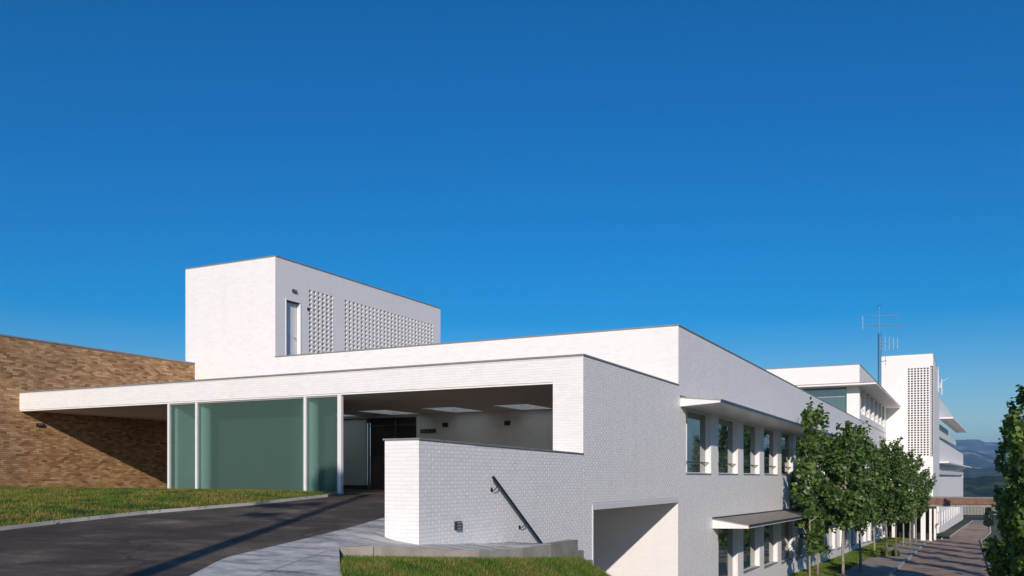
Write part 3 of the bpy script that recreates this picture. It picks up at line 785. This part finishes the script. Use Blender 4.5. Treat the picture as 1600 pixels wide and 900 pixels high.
# ================================================================== FAR SCREEN TOWER
YW = 120.0; XWR = -3.83; XWL = at_y(1377, 600, YW).x; ZW = 15.0
tw = thing('far_tower', 'tall white tower at the far end with a perforated brick screen on its sunlit face', 'tower', (-7, 122, -8))
s0 = at_y(1418.5, 600, YW).x; cols = [s0+.352*k for k in range(8)]; rows = [13.1-.30*k for k in range(36)]
SZ1, SZ0 = 13.45, rows[-1]-.1
m = MB(); wall_holes(m, 'y', YW, YW+.3, XWL, XWR-.3, -2.9, ZW-.05, [(cols[0]-.1, cols[-1]+.30, SZ0, SZ1)])
m.box(XWR-.3, XWR, YW, 146, -2.9, ZW-.05).box(XWL, XWL+.3, YW+.3, 146, -8.5, ZW-.05).box(XWL+.3, XWR-.3, 145.7, 146, -2.9, ZW-.05)
m.build('wall', M['wsmooth'], tw)
screen('ventilation_screen', cols, .21, rows, .19, YW+.0, YW+.18, SZ1, SZ0, tw, 'y', .1, 'wsmooth')
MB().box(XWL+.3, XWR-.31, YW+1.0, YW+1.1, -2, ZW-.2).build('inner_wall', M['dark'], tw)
MB().box(XWL-.02, XWR+.03, YW-.03, 146.1, ZW-.048, ZW).build('coping', M['coping'], tw)
for x in (XWL+1.2, XWL+3.4):
    MB().box(x, x+.5, YW+.2, YW+.7, -8.4, -2.9).build('column', M['wsmooth'], tw)
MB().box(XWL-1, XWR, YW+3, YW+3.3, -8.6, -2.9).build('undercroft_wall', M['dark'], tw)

# far wing beyond the tower
fw = thing('far_wing', 'distant white building end with stacked balconies and sloping roof slabs beyond the tower', 'building', (-4, 160, -8))
def slab_px(mb, pts, ts, dz):
    """a slab whose corners sit at picture rays at given depths, all at real height of the first"""
    P = [at_t(u, v, t) for (u, v), t in zip(pts, ts)]
    mb.prism(P, (0, 0, dz)); return mb
# long walls: (near u, far u, near t, far t) share one real vertical plane
n0 = at_t(1467, 700, 133); n1 = at_t(1505, 700, 200)
def wz(v, t): return (745-v)/1400*t
def wall_strip(mb, z0n, z1n, z0f=None, z1f=None, thick=.3, off=0, k0=0., k1=1.):
    a = n0.lerp(n1, k0); b = n0.lerp(n1, k1); z0f = z0n if z0f is None else z0f; z1f = z1n if z1f is None else z1f
    dirn = (b-a).normalized(); nr = Vector((dirn.y, -dirn.x, 0))
    a = a+nr*off; b = b+nr*off
    mb.prism([(a.x, a.y, z0n), (b.x, b.y, z0f), (b.x, b.y, z1f), (a.x, a.y, z1n)], tuple(-nr*thick)); return mb
zA, zB, zC, zD, zE, zF = wz(621, 133), wz(649, 133), wz(681, 133), wz(700, 133), wz(721, 133), wz(745, 133)
m = MB()
wall_strip(m, 8.9, 11.8, 8.9, 11.0, k1=.55)          # wall above the top balcony
wall_strip(m, 2.3, 5.6, 2.3, 5.0)                    # band between the balconies
wall_strip(m, -8.6, .0, -9.5, .0)                    # lower wall
wall_strip(m, .0, 2.3, thick=.2, off=-1.2); wall_strip(m, 5.5, 8.9, thick=.2, off=-1.2, k1=.62)
m.build('wall', M['wsmooth'], fw)
m = MB(); wall_strip(m, 6.0, 6.9, thick=.08, off=.05, k1=.60); wall_strip(m, .35, 1.15, .35, 1.0, thick=.08, off=.05); 
m.build('balcony_rail', M['whiteframe'], fw)
for (z0, k1, ovh) in ((8.6, .62, 1.9), (2.05, 1.15, 1.3)):
    a = n0.copy(); b = n0.lerp(n1, k1); dr_ = (b-a).normalized(); nr = Vector((dr_.y, -dr_.x, 0))
    m = MB(); m.prism([a+Vector((0, 0, z0-a.z)), b+Vector((0, 0, z0-b.z)), b+nr*ovh+Vector((0, 0, z0-b.z)), a+nr*ovh+Vector((0, 0, z0-a.z))], (0, 0, .22)); m.build('roof_slab', M['wsmooth'], fw)
# end wall and roof behind
e1 = n1; MB().box(n1.x-12, n1.x-.02, n1.y-.3, n1.y, -9.5, 5.0).build('end_wall', M['wsmooth'], fw)

# antenna mast
am = thing('antenna_mast', 'thin lattice mast carrying two long horizontal television aerials above the far roof', 'antenna', at_t(1374, 655, 107))
b0 = at_t(1374, 655, 107); tz = wz(500, 107); base_z = 8.0
m = MB(); bx, by = b0.x, b0.y; rr = .21
legs = [(bx+rr*cos(a), by+rr*sin(a)) for a in (.3, .3+2*pi/3, .3+4*pi/3)]
for (x, y) in legs: m.tube([(x, y, base_z), (x, y, 17.2)], .028, 5)
z = base_z; i = 0
while z < 17.0:
    for k in range(3):
        p, q = legs[k], legs[(k+1) % 3]
        m.tube([(*p, z), (*q, z+.42)], .014, 4); m.tube([(*p, z), (*q, z)], .014, 4)
    z += .42; i += 1
m.build('lattice', M['steel'], am)
MB().tube([(bx, by, 17), (bx, by, 20.4)], .03, 6).build('top_pole', M['lightsteel'], am)
def yagi(z, u0, u1, el, tilt=.1, vertical=False, sp=.28, t=107):
    a = at_t(u0, 700, t); b = at_t(u1, 700, t); a.z = z; b.z = z+tilt; dr_ = (b-a).normalized(); pr = Vector((-dr_.y, dr_.x, 0))
    m = MB(); m.tube([a, b], .04, 5); L = (b-a).length; x = .1
    while x < L:
        p = a+dr_*x; w = el*(1-.4*x/L)
        if vertical: m.tube([p-Vector((0, 0, w)), p+Vector((0, 0, w))], .024, 4)
        else: m.tube([p-pr*w, p+pr*w], .02, 4)
        x += sp
    return m
yagi(19.15, 1353, 1404, .35, .15).build('aerial', M['lightsteel'], am)
yagi(18.05, 1348, 1414, .45, .15).build('aerial', M['lightsteel'], am)
m = MB(); p = at_t(1348, 500, 107); m.tube([(p.x, p.y, 17.6), (p.x, p.y, 19.2)], .03, 5)
for q in (17.7, 18.1, 18.6, 19.1): m.tube([(p.x, p.y-.3, q), (p.x, p.y+.3, q)], .015, 4)
m.build('reflector', M['lightsteel'], am)
m = yagi(15.9, 1375, 1404, .95, 0, True, .5); m.build('aerial', M['lightsteel'], am)
p = at_t(1374, 478, 107); MB().tube([(p.x-.25, p.y, 20.35), (p.x, p.y, 20.45), (p.x+.25, p.y, 20.35)], .035, 5).build('beacon', M['steel'], am)
ta = thing('tower_aerial', 'small white aerials fixed to the right edge of the far tower', 'antenna', at_t(1471, 618, 125))
m = MB(); 
for (u, va, vb) in ((1466, 573, 612), (1471.5, 592, 617), (1469, 598, 606)):
    p, q = at_t(u, va, 125), at_t(u, vb, 125); m.tube([p, q], .055, 5)
m.tube([at_t(1466, 605, 125), at_t(1472, 604, 125)], .04, 5).tube([at_t(1471, 597, 125), at_t(1482, 590, 125)], .02, 4); m.build('rods', M['whiteframe'], ta)

# ================================================================== COVERED WALKWAY
wk = thing('covered_walkway', 'flat roofed walkway with rust red fascia crossing the road before the far tower', 'walkway', (-2, 116, -7.5))
x0, x1 = at_y(1434, 780, 114).x, at_y(1556, 780, 114).x
MB().box(x0, x1, 114, 118.5, -3.12, -2.42).build('fascia', M['copper'], wk)
MB().box(x0+.15, x1-.15, 114.15, 118.3, -3.42, -3.121).build('beam', M['concdark'], wk)
MB().box(x0-.02, x1+.02, 113.97, 118.53, -2.419, -2.36).build('roof', M['eavetop'], wk)
for (u, w) in ((1442.5, .25), (1454, .13), (1461, .12)):
    x = at_y(u, 800, 115).x; MB().box(x-w, x+w, 115-w, 115+w, z_low(115)-.1, -3.421).build('column', M['wsmooth'], wk)

# ramp wall, end fence, cypress
rw = thing('ramp_wall', 'white low wall with posts running along the grass beyond the walkway', 'wall', at_t(1466, 815, 122))
a0, a1 = at_t(1467, 818, 122), at_t(1500, 797, 190); b1 = at_t(1467, 802, 122); b2 = at_t(1500, 787.5, 190)
m = MB(); m.prism([a0, a1, b2, b1], (-.3, 0, 0)); m.build('wall_core', M['wsmooth'], rw)
for k in range(12):
    q = k/11; p = a0.lerp(a1, q); w = b1.lerp(b2, q); MB().box(p.x+.005, p.x+.12, p.y-.12, p.y+.12, p.z-.5, w.z+.1).build('post', M['whiteframe'], rw)
ft = thing('end_fence', 'pale slatted fence closing the far end of the road', 'fence', at_t(1525, 798, 330))
fa, fb = at_t(1500, 798, 330), at_t(1556, 798, 330)
n = 26
for k in range(n):
    p = fa.lerp(fb, k/(n-1)); MB().box(p.x-.14, p.x+.14, p.y-.04, p.y+.04, -14, wz(791, 330)).build('picket', M['beige'], ft)
for v in (792, 796): 
    m = MB(); a = at_t(1500, v, 330.4); b = at_t(1556, v, 330.4); m.prism([a, b, b+Vector((0, 0, .2)), a+Vector((0, 0, .2))], (0, .06, 0)); m.build('rail', M['beige'], ft)

# ================================================================== TREES
def leaf_cloud(clumps, n, size, zdroop=.2):
    """clumps: (cx,cy,cz, rx,ry,rz, weight)"""
    W = np.array([c[6] for c in clumps]); W = W/W.sum()
    idx = RNG.choice(len(clumps), n, p=W); c = np.array([c[:6] for c in clumps])[idx]
    d = RNG.normal(size=(n, 3)); d /= np.linalg.norm(d, axis=1)[:, None]
    r = RNG.random(n)**.45
    P = c[:, :3]+d*r[:, None]*c[:, 3:6]
    # leaf frame
    a = RNG.normal(size=(n, 3)); a[:, 2] -= zdroop; a /= np.linalg.norm(a, axis=1)[:, None]
    nrm = d*.7+RNG.normal(size=(n, 3))*.6+np.array([0, 0, .5]); b = np.cross(nrm, a); b /= (np.linalg.norm(b, axis=1)[:, None]+1e-6)
    up = np.cross(a, b)
    s = size*RNG.uniform(.55, 1.25, n)[:, None]
    V = np.zeros((n, 6, 3))
    V[:, 0] = P; V[:, 1] = P+a*s*.35+b*s*.45+up*s*.08; V[:, 2] = P+a*s*.75+b*s*.28; V[:, 3] = P+a*s*1.05-up*s*.1
    V[:, 4] = P+a*s*.72-b*s*.3; V[:, 5] = P+a*s*.3-b*s*.45+up*s*.08
    return V.reshape(-1, 3)
def make_tree(name, label, cat, loc, H, crown0, R, nl, size, leafmat, bark, lean=(0, 0), group=None, seed=0, nclump=34, tr=.10, trunk_top=.8, prof=None):
    rr = random.Random(seed); t = thing(name, label, cat, loc, group)
    m = MB(); path = []; 
    for i in range(8):
        k = i/7; path.append((lean[0]*k*k+rr.uniform(-.05, .05)*(i > 0), lean[1]*k*k+rr.uniform(-.05, .05)*(i > 0), H*trunk_top*k-.1))
    m.tube(path, [tr*(1.25 if i == 0 else 1)*(1-.75*i/7) for i in range(8)], 9); m.build('trunk', bark, t, local=True, smooth=True)
    clumps = []; lm = MB()
    for i in range(nclump):
        k = (i+rr.random())/nclump; z = crown0+(H-crown0)*k
        pr = (prof(k) if prof else (math.sin(pi*min(1, .12+k*.93))**.55))*R
        a = rr.uniform(0, 2*pi); q = pr*rr.uniform(.15, .85)
        tx, ty = lean[0]*(z/H)**2, lean[1]*(z/H)**2
        cx, cy = tx+q*cos(a), ty+q*sin(a); s = rr.uniform(.17, .42)*min(R, 1.3)*(.6+.4*pr/R)
        clumps.append((cx, cy, z, s*1.1, s*1.1, s*rr.uniform(.8, 1.5), rr.uniform(.5, 1.3)*s**2))
        if rr.random() < .3: clumps.append((tx+pr*rr.uniform(.9, 1.15)*cos(a), ty+pr*rr.uniform(.9, 1.15)*sin(a), z+.25, s*.45, s*.45, s*1.5, .35*s**2))
        zb_ = max(crown0*.85, z-rr.uniform(.4, 1.0)); kb = min(zb_/(H*trunk_top), 1)
        zb_ = min(zb_, H*trunk_top-.3)
        lm.tube([(lean[0]*kb*kb, lean[1]*kb*kb, zb_), ((tx+cx)/2, (ty+cy)/2, (zb_+z)/2-.05), (cx, cy, z)], [.032, .022, .008], 5)
    lm.build('limbs', bark, t, local=True)
    for i in range(3): clumps.append((lean[0]+rr.uniform(-.3, .3)*R, lean[1]+rr.uniform(-.3, .3)*R, H+rr.uniform(-.1, .35), .13, .13, .45, .02))
    o = fast_mesh('crown', leaf_cloud(clumps, nl, size), 6, leafmat, t)
    return t
G1 = 'young plane trees in a row along the white building'
def gz_(y): return z_low(y)+.03
left = [ # u of trunk, X, height, crown0, R, label
 (1277, -7.6, 9.3, 1.4, 1.35, 'tree nearest the white building wall with foliage hanging almost to the grass'),
 (1317, -6.15, 8.2, 3.0, 1.45, 'front tree of the row with tall pale slender trunk and high leafy crown'),
 (1344, -5.9, 8.7, 2.8, 1.5, 'second tree of the row standing at the edge of the beige path'),
 (1366, -6.6, 8.6, 2.8, 1.5, 'thin pale trunked tree of the row standing back near the grass strip'),
 (1384.5, -5.8, 8.8, 2.8, 1.6, 'tree of the row with a leafy sprout round its trunk foot'),
 (1400, -5.1, 8.8, 3.0, 1.6, 'brown trunked tree nearest the road kerb in the middle of the row'),
 (1411, -5.8, 9.0, 2.9, 1.6, 'slim tree towards the far half of the row behind the brown trunked one'),
 (1422, -5.3, 9.3, 3.0, 1.7, 'last but one tree at the far end of the row'),
 (1431, -5.15, 9.2, 3.0, 1.7, 'last tree of the row, closest to the covered walkway')]
for i, (u, X, H, c0, R, lab) in enumerate(left):
    dx, dy = ray(u); Y = X/dx*dy
    pr = None
    make_tree('plane_tree', lab, 'tree', (X, Y, gz_(Y)), H, c0, R, 3700 if i < 4 else 3300, .23, M['leaf'], M['barkdark'] if i == 5 else M['bark'], (random.uniform(-.25, .25), random.uniform(-.2, .2)), G1, 11+i, nclump=52, tr=.085 if i else .07)
make_tree('plane_tree', 'small leafy tree touching the lower eave at the near end of the row', 'tree', (-7.3, 48.3, gz_(48.3)), 8.3, 1.6, .8, 2400, .25, M['leaf'], M['bark'], (-.1, .1), G1, 77, nclump=26, tr=.06)
G2 = 'dense leafy trees along the right side of the road'
right = [(2.8, 35.5, 9.0), (2.65, 39.0, 9.0), (2.55, 42.5, 8.5), (2.45, 46.0, 6.6)]
rl = ['largest dense leafy tree at the right edge of the picture', 'dense leafy tree just behind the rightmost one beside the road', 'dense leafy tree whose crown edge overhangs the right kerb of the road', 'fourth leafy tree of the right roadside row, mostly hidden by nearer crowns', 'last leafy tree of the right roadside row, hidden deep behind nearer crowns']
for i, (X, Y, H) in enumerate(right):
    make_tree('roadside_tree', rl[i], 'tree', (X, Y, gz_(Y)), H, .2, 1.4, 11000, .2, M['leaf2'], M['bark'], (0, 0), G2, 40+i, nclump=60, tr=.09, prof=lambda k: 1.22-.48*k-.25*max(0, k-.8)/.2)
# further members of the right row, seen only by the stripes of shadow they throw over the road
hl = ['roadside tree with a bare lower trunk, first behind the dense crowns at the right edge', 'roadside tree second behind the dense crowns at the right edge', 'roadside tree third behind the dense right crowns, facing the middle of the opposite row', 'roadside tree fourth behind the dense right crowns, past the middle of the opposite row', 'roadside tree fifth behind the dense right crowns, level with the end of the opposite row', 'roadside tree last on the right before the covered walkway']
for i, (X, Y) in enumerate([(3.5, 54), (3.5, 63), (3.5, 72), (3.6, 81), (3.7, 90), (3.8, 100)]):
    make_tree('roadside_tree', hl[i], 'tree', (X, Y, gz_(Y)), 9.6, .6, .85, 4200, .24, M['leaf2'], M['bark'], (0, 0), G2, 60+i, nclump=40, tr=.1)
for i, (X, Y) in enumerate([(3.9, 28), (4.2, 21)]):
    make_tree('roadside_tree', 'roadside tree outside the right edge of the view, %s' % ('next to the rightmost visible crown', 'closest to the viewer')[i], 'tree', (X, Y, gz_(26)), 8.6, 3.4, 1.2, 3000, .26, M['leaf2'], M['bark'], (0, 0), G2, 90+i, nclump=26, tr=.12)
# shrubs at trunk feet
for (u, X) in ((1384, -5.9), (1399, -5.2), (1366, -6.5)):
    dx, dy = ray(u); Y = X/dx*dy
    o = fast_mesh('shrub', leaf_cloud([(0, 0, .25, .35, .35, .3, 1)], 160, .2), 6, M['leaf2']); o.location = (X, Y, gz_(Y))
    tag(o, {1384: 'small green shrub at the foot of the tree with a sprouting trunk', 1399: 'small green shrub at the foot of the brown trunked tree', 1366: 'small green shrub on the path edge beside the thin set-back trunk'}[u], 'shrub', 'small shrubs at trunk feet')
p = at_t(1544.5, 822, 150)
cy = thing('cypress', 'dark narrow cypress at the right side of the far road', 'tree', (p.x, p.y, p.z))
MB().tube([(0, 0, -.5), (0, 0, 2.2)], [.1, .03], 7).build('trunk', M['barkdark'], cy, local=True)
cl = [(0, 0, .4+.38*k, .75*(1-k/10)**.6+.05, .75*(1-k/10)**.6+.05, .45, (1-k/11)) for k in range(9)]
fast_mesh('crown', leaf_cloud(cl, 4200, .2), 6, M['cypress'], cy)
# slender tree behind the camera whose long shadow lies on the drive
ft_ = thing('slender_tree', 'slender tall tree beside the drive behind the viewer, only its long shadow falls in view', 'tree', (-4.35, -5.2, -2.2))
top = 12.9
MB().tube([(0, 0, -.2), (.03, 0, 4), (-.03, 0, 8), (0, 0, top)], [.24, .22, .19, .14], 9).build('trunk', M['barkdark'], ft_, local=True, smooth=True)
def caster(u, v):
    g = on_drive(u, v); k = (g.y+5.2); w = g+Vector((.43, -1, .403))*k; return w-Vector((-4.35, -5.2, -2.2))
cl = []
for (u, v, r) in ((420, 804, .30), (395, 804, .22), (440, 790, .32), (415, 789, .25), (490, 787, .28)):
    w = caster(u, v); cl.append((w.x, w.y, w.z, r*1.3, r*1.3, r*.7, r*r))
cl.append((-1.5, 0, top+.1, .7, .5, .42, .6)); cl.append((-.9, 0, top-.15, .5, .4, .35, .4))
fast_mesh('crown', leaf_cloud(cl, 2200, .16), 6, M['leaf'], ft_)
lm = MB()
for c_ in cl: lm.tube([(0, 0, c_[2]-.5), (c_[0], c_[1], c_[2])], [.04, .015], 5)
lm.build('limbs', M['barkdark'], ft_, local=True)

# ================================================================== HILLS
def ridge(name, dist, base, prof, depth, mat, u0=1200, u1=1900, n=120, seed=1, rough=1., sharp=1.):
    """terrain ridge whose crest seen at distance dist reaches picture height prof(u)"""
    rr = np.random.default_rng(seed); us = np.linspace(u0, u1, n); J = 16
    ph = rr.uniform(0, 6.28, 12); vs = []
    for j in range(J+1):
        s = j/J
        for i, u in enumerate(us):
            t = dist-depth*(1-s) if j < J else dist+depth*.5
            c = (u-800)/1400; x, y = (FX+RX*c)*t, (FY+RY*c)*t
            hz = (745-prof(u))/1400*dist
            wob = sum(sin(u*.035*(k+1)*1.3+ph[k]+s*3*(k % 3))/(k+1) for k in range(8))
            z = base+(hz-base)*min(1, s/.97)**sharp + rough*wob*(0.25+.75*s)*dist/1400*1.0*(0 if j == 0 else 1)
            if j == J: z = base
            vs.append((x, y, z))
    fs = [(j*n+i, j*n+i+1, (j+1)*n+i+1, (j+1)*n+i) for j in range(J) for i in range(n-1)]
    me = bpy.data.meshes.new(name); me.from_pydata(vs, [], fs); me.materials.append(mat); me.shade_smooth()
    o = bpy.data.objects.new(name, me); C.objects.link(o); o['kind'] = 'structure'; return o
ridge('forest_hill', 1400, -60, lambda u: 741-4*sin(u*.02), 500, M['forest'], seed=3, rough=1.2)
ridge('near_hill', 3200, -60, lambda u: 727+3*sin(u*.03), 900, M['forest'], seed=5, rough=1.5)
ridge('middle_hill', 5500, -60, lambda u: 706+4*sin(u*.02+1), 1400, M['hill'], seed=8, rough=2.2)
ridge('far_mountain', 8500, -60, lambda u: 686+3*sin(u*.017), 1800, M['hill'], seed=12, rough=2.0)
# haze
HZ = 480
m = MB().box(-9500, 12500, -1600, 15000, -90, HZ)
hz = m.build('haze', bpy.data.materials.new('haze_air'), kind='stuff'); tag(hz, 'thin blue air between the viewer and the far mountains', 'haze')
hm = hz.data.materials[0]; hm.use_nodes = True; n = hm.node_tree.nodes; n.remove(n['Principled BSDF'])
vp = n.new('ShaderNodeVolumePrincipled'); vp.inputs['Color'].default_value = (.30, .60, 1, 1); vp.inputs['Density'].default_value = .00010; vp.inputs['Anisotropy'].default_value = .0
hm.node_tree.links.new(vp.outputs[0], n['Material Output'].inputs['Volume'])
